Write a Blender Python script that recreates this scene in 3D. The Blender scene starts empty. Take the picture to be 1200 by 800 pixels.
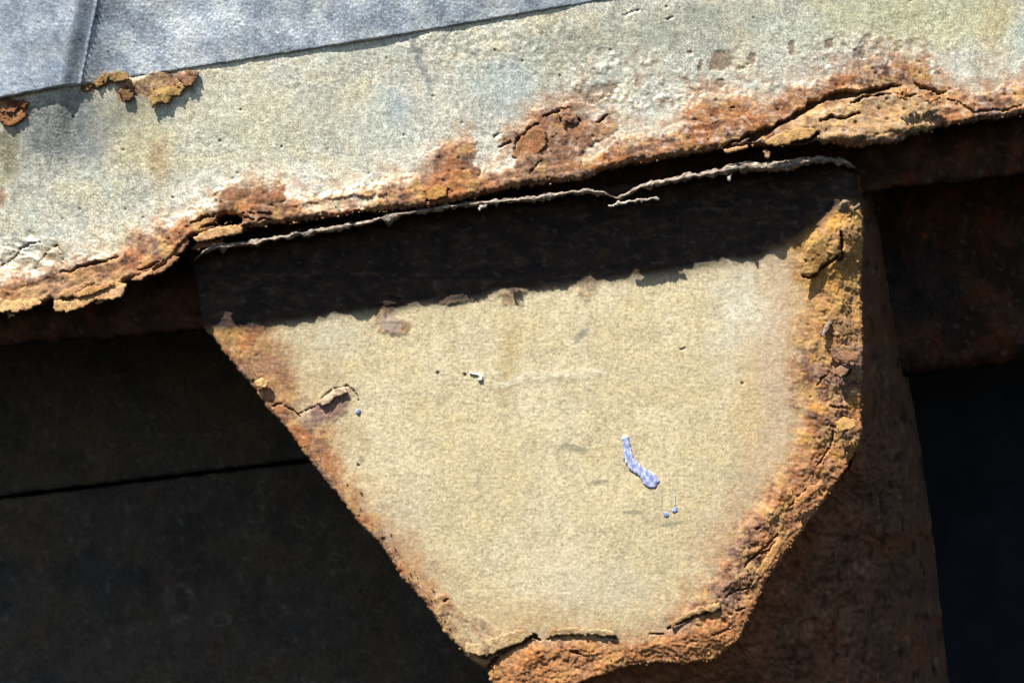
import bpy, math, random
import numpy as np

# ---------------------------------------------------------------- camera, sky, sun, exposure
scene = bpy.context.scene
DIST, PX = 1.2, 0.0006            # camera to reference plane (m); metres per photo pixel there
SUN_EL, SUN_AZ = 58.0, 40.0       # elevation; azimuth to the left of the viewer's back
cam_data = bpy.data.cameras.new("camera")
cam_data.lens = 60.0; cam_data.sensor_width = 36.0
cam_data.clip_start = 0.01; cam_data.clip_end = 200.0
cam = bpy.data.objects.new("camera", cam_data)
scene.collection.objects.link(cam)
cam.location = (0, -DIST, 0); cam.rotation_euler = (math.radians(90), 0, 0)
scene.camera = cam

world = bpy.data.worlds.new("World"); scene.world = world; world.use_nodes = True
wn = world.node_tree.nodes; wl = world.node_tree.links
bg = wn["Background"]
sky = wn.new("ShaderNodeTexSky"); sky.sky_type = 'NISHITA'; sky.sun_disc = False
sky.sun_elevation = math.radians(SUN_EL); sky.sun_rotation = math.radians(180 + SUN_AZ)
wl.new(sky.outputs[0], bg.inputs[0]); bg.inputs[1].default_value = 0.05

sun_data = bpy.data.lights.new("sun", 'SUN')
sun_data.energy = 4.6; sun_data.angle = math.radians(0.5); sun_data.color = (1.0, 0.95, 0.87)
sun = bpy.data.objects.new("sun", sun_data); scene.collection.objects.link(sun)
from mathutils import Vector
e_, a_ = math.radians(SUN_EL), math.radians(SUN_AZ)
TO_SUN = Vector((-math.sin(a_)*math.cos(e_), -math.cos(a_)*math.cos(e_), math.sin(e_)))
sun.rotation_euler = TO_SUN.to_track_quat('Z', 'Y').to_euler()
sun.location = TO_SUN*3

scene.view_settings.view_transform = 'Standard'; scene.view_settings.look = 'None'
scene.view_settings.exposure = 1.02; scene.view_settings.gamma = 1.0
scene.view_settings.use_curve_mapping = False
scene.cycles.max_bounces = 6

rng = np.random.default_rng(7); random.seed(7)

# ---------------------------------------------------------------- noise toolkit
def _hash(ix, iy, seed):
    h = (ix.astype(np.int64)*374761393 + iy.astype(np.int64)*668265263 + seed*974634777) & 0xFFFFFFFF
    h = ((h ^ (h >> 13))*1274126177) & 0xFFFFFFFF
    h = ((h ^ (h >> 15))*2246822519) & 0xFFFFFFFF
    return ((h ^ (h >> 16)) & 0xFFFFFF)/float(0xFFFFFF)

def gnoise(x, y, seed=0):
    xi, yi = np.floor(x), np.floor(y); fx, fy = x-xi, y-yi
    def g(dx, dy):
        a = _hash(xi+dx, yi+dy, seed)*2*math.pi
        return np.cos(a)*(fx-dx) + np.sin(a)*(fy-dy)
    sx = fx*fx*fx*(fx*(fx*6-15)+10); sy = fy*fy*fy*(fy*(fy*6-15)+10)
    a = g(0,0); b = g(1,0); c = g(0,1); d = g(1,1)
    return ((a+(b-a)*sx) + ((c+(d-c)*sx)-(a+(b-a)*sx))*sy)*1.5

def fbm(x, y, size, octv=4, seed=0, gain=0.5):
    x = x/size; y = y/size; t = np.zeros_like(x); amp = 1.0; tot = 0
    for o in range(octv):
        t += amp*gnoise(x + o*17.3, y - o*9.7, seed+o*31); tot += amp
        amp *= gain; x = x*2.03; y = y*2.03
    return t/tot*1.3

def ridged(x, y, size, octv=3, seed=0):
    x = x/size; y = y/size; t = np.zeros_like(x); amp = 1.0; tot = 0
    for o in range(octv):
        t += amp*(1-np.abs(gnoise(x+o*5.1, y+o*3.3, seed+o*13))*1.8); tot += amp
        amp *= 0.5; x = x*2.1; y = y*2.1
    return t/tot

def worley(x, y, size, seed=0):
    x = x/size; y = y/size; xi, yi = np.floor(x), np.floor(y)
    f1 = np.full_like(x, 9.0); f2 = np.full_like(x, 9.0); cid = np.zeros_like(x)
    for dx in (-1, 0, 1):
        for dy in (-1, 0, 1):
            cx, cy = xi+dx, yi+dy
            px = cx+_hash(cx, cy, seed); py = cy+_hash(cx, cy, seed+1)
            d = np.hypot(x-px, y-py)
            near = d < f1
            f2 = np.where(near, f1, np.minimum(f2, d))
            cid = np.where(near, _hash(cx, cy, seed+2), cid)
            f1 = np.where(near, d, f1)
    return f1, f2, cid

def ss(a, b, x):
    t = np.clip((x-a)/(b-a), 0, 1); return t*t*(3-2*t)
def lin(r, g, b):
    f = lambda c: c/12.92 if c <= .04045 else ((c+.055)/1.055)**2.4
    return np.array([f(r/255), f(g/255), f(b/255)])
def mix(col, c, m):
    c = np.asarray(c)
    if c.ndim == 1: c = c[None, :]
    return col + (c-col)*np.clip(m, 0, 1)[:, None]
def curve(pts):
    xs = [p[0] for p in pts]; ys = [p[1] for p in pts]
    return lambda u: np.interp(u, xs, ys)
def pdist(U, V, pts, closed=False):
    """distance to a polyline and the running fraction along it"""
    P = np.array(pts, float); Q = np.vstack([P, P[:1]]) if closed else P
    best = np.full(U.shape, 1e9); frac = np.zeros(U.shape); n = len(Q)-1
    for i in range(n):
        ax, ay = Q[i]; bx, by = Q[i+1]; dx, dy = bx-ax, by-ay; L = dx*dx+dy*dy+1e-9
        t = np.clip(((U-ax)*dx+(V-ay)*dy)/L, 0, 1)
        d = np.hypot(U-ax-t*dx, V-ay-t*dy)
        m = d < best; best = np.where(m, d, best); frac = np.where(m, (i+t)/n, frac)
    return best, frac
def inpoly(U, V, pts):
    P = np.array(pts, float); ins = np.zeros(U.shape, bool); j = len(P)-1
    for i in range(len(P)):
        xi, yi = P[i]; xj, yj = P[j]
        c = ((yi > V) != (yj > V)) & (U < (xj-xi)*(V-yi)/((yj-yi) if yj != yi else 1e-9)+xi)
        ins ^= c; j = i
    return ins
def sdf(U, V, pts):
    d, _ = pdist(U, V, pts, True)
    return np.where(inpoly(U, V, pts), d, -d)
def blob(U, V, u, v, ru, rv, ang=0.0, soft=0.35, seed=1, warp=0.45):
    a = math.radians(ang); x = (U-u)*math.cos(a)+(V-v)*math.sin(a); y = -(U-u)*math.sin(a)+(V-v)*math.cos(a)
    r = np.hypot(x/ru, y/rv) + warp*fbm(U, V, max(min(ru, rv)*.9, 3), 3, seed)
    return 1-ss(1-soft, 1+soft*.4, r)
def terrace(x, n, sharp=0.25):
    s = x*n; f = np.floor(s); return (f+ss(0, sharp, s-f))/n

# ---------------------------------------------------------------- mesh helpers
def ray(u, v, y):
    k = PX*(DIST+y)/DIST
    return (u-600)*k, (400-v)*k

def raw_mesh(name, co, quads, col=None, rust=None, mat=None, parent=None, smooth=True, rigid=None):
    me = bpy.data.meshes.new(name)
    co = np.asarray(co, np.float32); quads = np.asarray(quads, np.int32)
    k = quads.shape[1]; nq = len(quads)
    me.vertices.add(len(co)); me.vertices.foreach_set("co", co.ravel())
    me.loops.add(nq*k); me.loops.foreach_set("vertex_index", quads.ravel())
    me.polygons.add(nq); me.polygons.foreach_set("loop_start", np.arange(0, nq*k, k, dtype=np.int32))
    me.polygons.foreach_set("use_smooth", np.full(nq, smooth))
    me.update(calc_edges=True)
    if col is not None:
        a = me.color_attributes.new("Col", 'FLOAT_COLOR', 'POINT')
        c4 = np.ones((len(co), 4), np.float32); c4[:, :3] = np.clip(col, 0.003, 0.85); a.data.foreach_set("color", c4.ravel())
    if rust is not None:
        a = me.attributes.new("rust", 'FLOAT', 'POINT'); a.data.foreach_set("value", np.asarray(rust, np.float32))
    if mat: me.materials.append(mat)
    o = bpy.data.objects.new(name, me); scene.collection.objects.link(o)
    if parent: o.parent = parent
    return o

def sheet(name, box, du, inside, shape, thick, mat, parent=None, roll=(6, 0.003), back_col=None):
    """An irregular plate: grid cells kept where inside(u,v)>0, outline snapped to the zero level, edges rolled back,
    a wall of the given thickness round the outline. shape(U,V,S)-> base depth, relief h, colour, rust"""
    u = np.arange(box[0], box[2]+du, du); v = np.arange(box[1], box[3]+du, du)
    ni, nj = len(u), len(v)
    UU, VV = np.meshgrid(u, v); U = UU.ravel(); V = VV.ravel()
    S = inside(U, V); SG = S.reshape(nj, ni)
    cs = (SG[:-1, :-1]+SG[1:, :-1]+SG[:-1, 1:]+SG[1:, 1:])/4
    keep = cs > 0
    gy, gx = np.gradient(SG, du); g2 = np.maximum(gx*gx+gy*gy, .15).ravel()
    idx = np.arange(ni*nj).reshape(nj, ni)
    q = np.stack([idx[:-1, :-1], idx[1:, :-1], idx[1:, 1:], idx[:-1, 1:]], -1)[keep]
    # boundary edges
    E = np.concatenate([q[:, [0, 1]], q[:, [1, 2]], q[:, [2, 3]], q[:, [3, 0]]])
    key = np.minimum(E[:, 0], E[:, 1]).astype(np.int64)*(ni*nj)+np.maximum(E[:, 0], E[:, 1])
    uq, inv, cnt = np.unique(key, return_inverse=True, return_counts=True)
    B = E[cnt[inv] == 1]
    bm = np.zeros(ni*nj, bool); bm[B.ravel()] = True
    mv = np.clip(-S, -du, du)/g2
    U = U + np.where(bm, np.clip(mv*gx.ravel(), -du*.8, du*.8), 0)
    V = V + np.where(bm, np.clip(mv*gy.ravel(), -du*.8, du*.8), 0)
    used = np.zeros(ni*nj, bool); used[q.ravel()] = True
    rem = np.cumsum(used)-1
    U, V, S = U[used], V[used], np.maximum(S[used], 0)
    q = rem[q]; B = rem[B]
    by, h, col, rust = shape(U, V, S)
    X, Z = ray(U, V, by)
    r, R = roll
    t = 1-np.clip(S/r, 0, 1)
    Y = by - h + R*(1-np.sqrt(np.clip(1-t*t, 0, 1)))
    co = np.stack([X, Y, Z], 1)
    n0 = len(co)
    bv = np.unique(B); bmap = np.full(n0, -1); bmap[bv] = np.arange(len(bv))
    rings = [co]; cols = [col]; rs = [rust]; quads = [q]
    prev = np.arange(n0)[bv]; base = co[bv]
    cen = np.array([X.mean(), 0, Z.mean()])
    off = n0; steps = 4 if thick > .004 else 1
    for k in range(1, steps+1):
        ring = base.copy(); f = k/steps
        ring[:, 1] = base[:, 1] + thick*f
        if steps > 1:
            nn = gnoise(U[bv]/5+k*3.7, V[bv]/5, 77)*.0012
            ring[:, 0] += nn*np.sign(cen[0]-base[:, 0]); ring[:, 2] += gnoise(U[bv]/6, V[bv]/6+k*5.1, 78)*.0014
        rings.append(ring)
        c = col[bv]
        if back_col is not None:
            jit = .7+.6*np.clip(gnoise(U[bv]/7+k*2.3, V[bv]/7, 5)+.5, 0, 1)
            c = mix(c, back_col, np.full(len(bv), .85))*jit[:, None]
        cols.append(c); rs.append(np.ones(len(bv)))
        cur = np.arange(len(bv))+off
        pa = (B[:, 0] if k == 1 else bmap[B[:, 0]]+off-len(bv)); pb = (B[:, 1] if k == 1 else bmap[B[:, 1]]+off-len(bv))
        quads.append(np.stack([pb, pa, cur[bmap[B[:, 0]]], cur[bmap[B[:, 1]]]], 1))
        off += len(bv)
    return raw_mesh(name, np.concatenate(rings), np.concatenate(quads), np.concatenate(cols), np.concatenate(rs), mat, parent)

def loft(name, P, col, rust, mat, parent=None):
    nj, ni = P.shape[:2]; idx = np.arange(ni*nj).reshape(nj, ni)
    q = np.stack([idx[:-1, :-1], idx[1:, :-1], idx[1:, 1:], idx[:-1, 1:]], -1).reshape(-1, 4)
    return raw_mesh(name, P.reshape(-1, 3), q, col, rust, mat, parent)

def thing(name, label, cat, loc=(0, 0, 0), group=None):
    o = bpy.data.objects.new(name, None); scene.collection.objects.link(o)
    o.empty_display_size = .05
    o["label"] = label; o["category"] = cat; o["kind"] = "thing"
    if group: o["group"] = group
    return o

# ---------------------------------------------------------------- materials
def material(name, rough=.5, rust_rough=.9, metal=0.0, grain=700, grain_amt=.25, bump=.35, spec=.4, bump_d=.0006, sparkle=0.0):
    m = bpy.data.materials.new(name); m.use_nodes = True
    nt = m.node_tree; N = nt.nodes; L = nt.links; b = N["Principled BSDF"]
    def node(t, **kw):
        n = N.new(t)
        for k, v in kw.items(): setattr(n, k, v)
        return n
    col = node("ShaderNodeAttribute", attribute_name="Col"); ru = node("ShaderNodeAttribute", attribute_name="rust")
    tc = node("ShaderNodeTexCoord")
    n1 = node("ShaderNodeTexNoise"); n1.inputs["Scale"].default_value = grain; n1.inputs["Detail"].default_value = 5; n1.inputs["Roughness"].default_value = .7
    n2 = node("ShaderNodeTexNoise"); n2.inputs["Scale"].default_value = grain*.22; n2.inputs["Detail"].default_value = 4
    for n in (n1, n2): L.new(tc.outputs["Object"], n.inputs["Vector"])
    mr = node("ShaderNodeMapRange"); mr.inputs["From Min"].default_value = .3; mr.inputs["From Max"].default_value = .7
    mr.inputs["To Min"].default_value = 1-grain_amt; mr.inputs["To Max"].default_value = 1+grain_amt*.8
    L.new(n1.outputs["Fac"], mr.inputs["Value"])
    mr2 = node("ShaderNodeMapRange"); mr2.inputs["From Min"].default_value = .3; mr2.inputs["From Max"].default_value = .7
    mr2.inputs["To Min"].default_value = 1-grain_amt*.5; mr2.inputs["To Max"].default_value = 1+grain_amt*.45
    L.new(n2.outputs["Fac"], mr2.inputs["Value"])
    mm = node("ShaderNodeMath", operation='MULTIPLY'); L.new(mr.outputs[0], mm.inputs[0]); L.new(mr2.outputs[0], mm.inputs[1])
    vm = node("ShaderNodeVectorMath", operation='SCALE'); L.new(col.outputs["Color"], vm.inputs[0]); L.new(mm.outputs[0], vm.inputs["Scale"])
    L.new(vm.outputs[0], b.inputs["Base Color"])
    rr = node("ShaderNodeMapRange"); rr.inputs["To Min"].default_value = rough; rr.inputs["To Max"].default_value = rust_rough
    L.new(ru.outputs["Fac"], rr.inputs["Value"])
    ra = node("ShaderNodeMath", operation='MULTIPLY_ADD'); L.new(n1.outputs["Fac"], ra.inputs[0]); ra.inputs[1].default_value = .3
    sub = node("ShaderNodeMath", operation='SUBTRACT'); L.new(rr.outputs[0], sub.inputs[0]); sub.inputs[1].default_value = .15
    L.new(sub.outputs[0], ra.inputs[2]); L.new(ra.outputs[0], b.inputs["Roughness"])
    if metal:
        mt = node("ShaderNodeMapRange"); mt.inputs["To Min"].default_value = metal; mt.inputs["To Max"].default_value = 0
        L.new(ru.outputs["Fac"], mt.inputs["Value"]); L.new(mt.outputs[0], b.inputs["Metallic"])
    b.inputs["Specular IOR Level"].default_value = spec
    bp = node("ShaderNodeBump"); bp.inputs["Strength"].default_value = bump; bp.inputs["Distance"].default_value = bump_d
    L.new(n1.outputs["Fac"], bp.inputs["Height"]); L.new(bp.outputs[0], b.inputs["Normal"])
    return m

M_paint = material("weathered_silver_paint", rough=.36, metal=.25, grain=980, grain_amt=.6, bump=.30, spec=.5, bump_d=.0007)
M_cream = material("weathered_cream_paint", rough=.55, grain=1250, grain_amt=.40, bump=.22, spec=.35, bump_d=.0005)
M_sheet = material("galvanised_sheet", rough=.40, metal=.5, grain=900, grain_amt=.45, bump=.25, spec=.5, bump_d=.0007)
M_rust = material("flaking_rust", rough=.8, rust_rough=.92, grain=700, grain_amt=.42, bump=.9, spec=.2, bump_d=.0012)
M_dark = material("dark_rusted_steel", rough=.75, rust_rough=.9, grain=260, grain_amt=.4, bump=.6, spec=.25, bump_d=.0012)
M_blue = material("blue_marker_paint", rough=.35, grain=800, grain_amt=.2, bump=.4, spec=.5, bump_d=.0004)

C_BROWN, C_ORANGE, C_OCHRE = lin(126, 86, 60), lin(168, 108, 60), lin(184, 144, 88)
C_PURPLE, C_DARK, C_PALE, C_TAN = lin(98, 74, 66), lin(54, 36, 28), lin(196, 172, 148), lin(172, 138, 106)

def rustcol(U, V, seed=0, ochre=0.0, orange=0.0, pale=0.0, dark=0.0):
    n1 = fbm(U, V, 42, 4, seed); n2 = fbm(U, V, 13, 4, seed+5); n3 = fbm(U, V, 4, 2, seed+9); n4 = fbm(U, V, 28, 3, seed+14)
    c = np.repeat(C_BROWN[None, :], len(U), 0)
    c = mix(c, C_TAN, ss(-.15, .35, n2)*.6)
    c = mix(c, C_ORANGE, ss(-.1+.0, .35, n1+orange+.35*n2)*.85)
    c = mix(c, C_OCHRE, ss(.0, .35, n4+ochre+.4*n2)*.85)
    c = mix(c, C_PURPLE, ss(.1, .4, -n1+.5*n3-.15)*.75)
    c = mix(c, C_DARK, ss(.12, .5, -n2+.4*n3+dark-.1)*.7)
    c = mix(c, C_PALE, ss(.2, .5, n3*.8+n2*.4+pale-.1)*.5)
    return c

def rust_relief(U, V, seed=0, amp=1.0):
    w = fbm(U, V, 16, 3, seed+3)*7
    h = .0022*fbm(U, V, 46, 3, seed) + .0016*terrace(fbm(U+w, V*1.6+w, 34, 4, seed+7)*.5+.5, 7, .2)
    h += .0002*ridged(U+w, V+w, 20, 4, seed+11) - .0004 + .00025*ridged(U+w*.4, V+w*.4, 5.5, 2, seed+12) + .0004*fbm(U, V, 3.2, 2, seed+17)
    f1, f2, cid = worley(U+w*.6, V+w*.6, 9, seed+21)
    h -= .0012*(1-ss(.05, .35, f1))*(cid > .84)
    return h*amp

def cracks(U, V, lst, seed=0, wob=4.0):
    """grooves along traced lines: (points, half width, depth, lift of the lower lip)"""
    wu = U + wob*fbm(U, V, 14, 3, seed+1); wv = V + wob*fbm(U, V, 14, 3, seed+2)
    h = np.zeros_like(U); m = np.zeros_like(U)
    for pts, w, d in lst:
        P = np.array(pts); pad = 16+w
        sel = np.where((U > P[:, 0].min()-pad) & (U < P[:, 0].max()+pad) & (V > P[:, 1].min()-pad) & (V < P[:, 1].max()+pad))[0]
        if len(sel) == 0: continue
        dist, fr = pdist(wu[sel], wv[sel], pts)
        ww = w*(.25+.75*np.sin(np.pi*np.clip(fr*.92+.04, 0, 1))**.6)*(.75+.5*gnoise(fr*9+w, fr*0+w, seed))
        k = 1-ss(.45, 1.0, dist/np.maximum(ww, .3))
        h[sel] = np.minimum(h[sel], -d*k); m[sel] = np.maximum(m[sel], k)
    return h, m

# ================================================================ the rim beam
FASCIA_LOW = [(-800, 462), (-80, 372), (0, 362), (13, 367), (33, 360), (55, 354), (63, 350), (68, 354), (100, 347), (143, 337), (147, 330), (165, 326), (187, 317), (205, 302), (218, 285),
    (228, 276), (285, 270), (292, 266), (333, 262), (400, 252), (427, 247), (470, 246), (510, 242), (550, 233), (600, 221), (640, 215), (687, 210), (697, 203), (733, 193),
    (770, 187), (800, 181), (830, 177), (853, 172), (880, 170), (900, 171), (925, 170), (957, 168), (1000, 172), (1047, 169), (1067, 160), (1093, 152), (1143, 143), (1200, 135), (1280, 124), (2000, 20)]
RUST_TOP = curve([(-800, 420), (-80, 336), (0, 328), (43, 322), (80, 312), (133, 300), (167, 277), (213, 259), (255, 240), (262, 221), (327, 215), (331, 237), (400, 233), (450, 218), (480, 211),
    (500, 198), (530, 168), (553, 166), (558, 205), (580, 200), (590, 160), (612, 150), (633, 128), (667, 122), (700, 138), (718, 133), (722, 165), (770, 156), (800, 143), (820, 113), (867, 115),
    (890, 122), (933, 107), (965, 100), (987, 83), (1033, 72), (1080, 70), (1095, 78), (1100, 96), (1135, 112), (1167, 104), (1200, 99), (1280, 90), (2000, -14)])
lowf = curve(FASCIA_LOW)
EDGE = curve([(-800, 250), (-90, 133), (0, 118), (90, 102), (150, 92), (240, 78), (470, 41), (690, 3), (800, -15), (1290, -96)])

rim_beam = thing("rim_beam", "long pale painted steel rim with a rusted, split lower edge crossing the top", "beam")

FOLD = lambda V: 118 - V*.2
def buckle(U, V):
    """the buckled joint that runs down through the sheets into the rim"""
    x = FOLD(V)-U
    return np.where(x > 0, .0115*ss(240, 22, x) - .0060*ss(24, 0, x), .0055*np.exp(-(np.maximum(-x, 0)/17.0)**1.3))
def fascia_inside(U, V):
    jag = 2.6*fbm(U, V*.5, 9, 3, 3) + 1.6*fbm(U, V, 3.5, 2, 4)
    d = (lowf(U)-V)*.97 + jag
    hole = np.hypot((U-270)/16.5, (V-258)/7.5) + .22*fbm(U, V, 7, 2, 8)
    d = np.minimum(d, (hole-1)*8)
    return np.minimum(d, V+45)

FASCIA_CRACKS = [
    ([(846, 176), (853, 170), (878, 160), (905, 150), (930, 138), (950, 124), (968, 115), (990, 111), (1012, 109), (1035, 104), (1054, 100)], 5.2, .012),
    ([(876, 166), (893, 158), (905, 151)], 6.0, .012),
    ([(995, 122), (1010, 116), (1028, 113), (1040, 110)], 3.4, .007),
    ([(958, 142), (972, 139), (985, 140), (1000, 136), (1004, 133)], 3.4, .008),
    ([(1054, 112), (1064, 114), (1074, 111)], 2.6, .006),
    ([(1070, 99), (1078, 102), (1090, 108), (1100, 109), (1110, 108)], 2.6, .006),
    ([(1108, 118), (1120, 120), (1132, 130), (1140, 134), (1160, 129), (1178, 130), (1194, 125)], 1.5, .005),
    ([(908, 170), (925, 167), (945, 166), (957, 159)], 4.6, .010),
    ([(72, 320), (85, 319), (98, 313), (112, 308), (128, 305), (142, 301)], 2.4, .008),
    ([(76, 350), (90, 343), (104, 335), (112, 331)], 2.6, .008),
    ([(100, 344), (118, 340), (128, 333)], 1.8, .006),
    ([(165, 318), (176, 313), (190, 308)], 2.4, .007),
    ([(602, 178), (604, 168), (612, 158), (622, 150), (633, 146)], 2.2, .005),
    ([(637, 137), (648, 131), (660, 128), (668, 126)], 2.4, .006),
    ([(672, 138), (682, 141)], 3.0, .006), ([(701, 144), (712, 135)], 2.6, .006),
    ([(584, 173), (597, 168)], 2.0, .004), ([(580, 161), (586, 158)], 1.4, .003),
    ([(505, 228), (510, 233), (516, 226), (526, 222)], 2.2, .006), ([(500, 238), (507, 230)], 2.2, .006),
    ([(620, 205), (626, 196), (634, 191)], 1.4, .003),
    ([(286, 250), (305, 250), (322, 251)], 1.3, .006), ([(286, 256), (305, 258), (320, 259)], 1.2, .005),
    ([(236, 268), (250, 265), (262, 262)], 2.5, .008), ([(225, 262), (240, 255), (255, 252)], 2.2, .006),
    ([(255, 281), (270, 276), (285, 268), (300, 266)], 3.2, .010),
    ([(40, 318), (46, 310), (52, 300), (66, 287), (72, 298), (75, 308)], .9, .0016), ([(0, 316), (12, 306), (24, 293), (40, 285), (48, 284)], 1.4, .002),
    ([(726, 18), (738, 15), (752, 11)], 1.0, .0015), ([(783, 24), (790, 21)], 1.4, .0015),
    ([(834, 144), (842, 143)], 1.2, .003), ([(855, 127), (862, 125)], 1.6, .004),
]

def fascia_shape(U, V, S):
    n = len(U)
    edge = lowf(U)-V
    rt = RUST_TOP(U+13*fbm(U, V, 24, 4, 38)+4*fbm(U, V, 6, 3, 39))
    rd = V - rt + 7*fbm(U, V, 22, 4, 40) + 4*fbm(U, V, 6, 3, 41)      # >0 inside rust
    rust = ss(-9, 9, rd+5*fbm(U, V, 3.5, 2, 42))
    rust_s = ss(-16, 10, rd)
    stain = ss(-46, 4, rd+16*fbm(U, V, 30, 4, 43))*ss(-.35, .35, fbm(U, V, 18, 4, 44)+.08)
    # patches where the coat survives inside the rust
    surv = blob(U, V, 585, 185, 26, 20, -25, seed=51) + blob(U, V, 700, 175, 30, 9, -35, seed=52)*.8 + blob(U, V, 775, 150, 40, 10, -10, seed=53)*.7
    surv += .8*blob(U, V, 400, 240, 50, 9, -8, seed=54)
    rust = np.clip(rust*(1-.75*np.clip(surv, 0, 1)), 0, 1)
    rust = np.maximum(rust, .9*blob(U, V, 190, 98, 52, 17, -10, seed=55, soft=.5)); rust = np.maximum(rust, .8*blob(U, V, 147, 107, 12, 14, seed=56))
    rust = np.maximum(rust, blob(U, V, 14, 130, 24, 16, seed=57)); rust = np.maximum(rust, .8*blob(U, V, 122, 97, 30, 6, -22, seed=58))
    rust = np.maximum(rust, .7*blob(U, V, 0, 231, 9, 14, seed=59))
    # base depth: leans back slightly toward the top
    base = np.full(n, 0.0)
    # relief
    fine = .00020*fbm(U, V, 3.0, 2, 60, .7)*(.6+.8*ss(-.3,.3,fbm(U,V,50,3,59))) + .00006*fbm(U, V, 8, 2, 61)
    paint_h = .0010*fbm(U, V, 120, 2, 62) + .00022*fbm(U, V, 26, 3, 63) + fine
    bub = blob(U, V, 720, 95, 60, 45, seed=64) + blob(U, V, 850, 110, 110, 26, seed=65) + blob(U, V, 1020, 62, 90, 26, seed=66)
    f1, f2, cid = worley(U+9*fbm(U, V, 9, 2, 67), V+7*fbm(U, V, 10, 2, 58), 13, 68)
    paint_h += np.clip(bub, 0, 1)*(.0005*(1-ss(.0, .75, f1))*(cid > .7) + .0005*ss(-.1,.4,fbm(U,V,12,4,66)))
    paint_h += (blob(U, V, 590, 55, 120, 40, seed=69)*.0005)*ridged(U, V, 14, 2, 70)
    # vertical weld scar
    dsc, fr = pdist(U+2*fbm(U, V, 10, 2, 71), V, [(482, 45), (492, 70), (503, 98), (512, 135)])
    scar = (1-ss(1.5, 6, dsc))*(1-ss(.5, 1, fr))*ss(0, .2, fr)
    paint_h -= .0006*scar; paint_h += .0005*(1-ss(2, 9, np.abs(dsc-8)))*(1-fr)*ss(0, .2, fr)
    # wrinkles low on the left
    wr = blob(U, V, 30, 305, 42, 26, -25, seed=72)
    paint_h += wr*.0014*(ridged(U*.55+V*.8, V*1.3-U*.5, 22, 2, 73)-.5)
    rust_h = rust_relief(U, V, 80) + .0002
    # strata running along the broken edge
    st = (edge+6*fbm(U, V, 30, 3, 81))/46
    lay = np.clip(1-st, 0, 1)
    rust_h += .0032*terrace(lay, 4, .18)*ss(.0, .3, lay)
    rust_s = np.clip(np.maximum(rust_s*(1-.75*np.clip(surv, 0, 1)), np.where(V < 160, rust, 0)), 0, 1)
    h = paint_h*(1-rust_s) + rust_h*rust_s
    h += .0042*ss(95, 0, edge)*ss(-60, 40, V-rt+35)
    big = blob(U, V, 1015, 138, 100, 30, -12, seed=82, warp=.25)
    h += .003*big
    ch, cm = cracks(U, V, FASCIA_CRACKS, 90, 3.5)
    h += ch
    # ---- colour
    c = np.repeat(lin(208, 206, 190)[None, :], n, 0)
    a1 = fbm(U, V, 90, 4, 100); a2 = fbm(U, V, 34, 4, 101); a3 = fbm(U, V, 8, 3, 102); a4 = fbm(U, V, 3, 2, 103)
    c = mix(c, lin(208, 202, 176), ss(-.1, .4, a1)*.7)
    c = mix(c, lin(162, 166, 157), ss(.0, .4, -a2)*.5)
    c = mix(c, lin(205, 192, 148), ss(.1, .45, a2+.3*a1)*.35)
    c = mix(c, lin(196, 204, 190), ss(.1, .5, fbm(U, V, 60, 3, 104))*.6)
    c = mix(c, lin(226, 222, 204), ss(.15, .5, a4+.3*a3)*.55)
    c = mix(c, lin(122, 122, 112), ss(.2, .55, -a4-.35*a3)*.5)
    grey = blob(U, V, 85, 150, 75, 48, -15, seed=105, soft=.6); c = mix(c, lin(138, 146, 146), grey*.85)
    grey = blob(U, V, 160, 125, 40, 30, 0, seed=106, soft=.7); c = mix(c, lin(120, 118, 104), grey*.6)
    c = mix(c, lin(146, 148, 128), blob(U, V, 760, 40, 150, 30, -8, seed=107, soft=.8)*.5)
    c = mix(c, lin(166, 196, 204), blob(U, V, 597, 100, 34, 36, seed=108, soft=.8)*.38)
    c = mix(c, lin(150, 170, 190), blob(U, V, 468, 125, 18, 26, seed=109, soft=.8)*.35)
    c = mix(c, lin(206, 192, 142), blob(U, V, 170, 170, 60, 44, 20, seed=110, soft=.8)*.55)
    c = mix(c, lin(172, 138, 96), blob(U, V, 186, 190, 15, 36, -8, seed=111, soft=.8)*.5)
    c = mix(c, lin(214, 206, 170), blob(U, V, 300, 140, 90, 60, seed=112, soft=.8)*.5)
    c = mix(c, lin(200, 196, 146), blob(U, V, 1080, 20, 180, 50, seed=113, soft=.8)*.55)
    c = mix(c, lin(186, 158, 104), blob(U, V, 1165, 35, 26, 60, 10, seed=114, soft=.8)*.4)
    c = mix(c, lin(188, 198, 188), blob(U, V, 1200, 40, 20, 30, seed=115, soft=.6)*.6)
    c = mix(c, lin(140, 132, 96), blob(U, V, 10, 180, 16, 50, seed=116, soft=.8)*.7)
    c = mix(c, lin(150, 140, 104), blob(U, V, 62, 300, 22, 22, seed=117, soft=.6)*.6)
    c = mix(c, lin(128, 134, 136), scar*.6)
    # white bloom along the rust border
    bl = np.exp(-((rd+14)/16)**2)*(.4+.6*ss(-.2, .3, a2))*ss(150, 420, U); c = mix(c, lin(210, 202, 188), bl*.35)
    pinkw = np.exp(-((rd+4)/9)**2); c = mix(c, lin(172, 148, 118), pinkw*.5)
    bb = np.clip(bub, 0, 1); c = mix(c, lin(214, 207, 194), bb*ss(0,.3,fbm(U,V,16,4,118))*.35); c = mix(c, lin(160, 134, 112), bb*ss(.12,.4,fbm(U,V,14,4,119))*.7)
    c = mix(c, lin(168, 126, 92), stain*.7)
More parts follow.
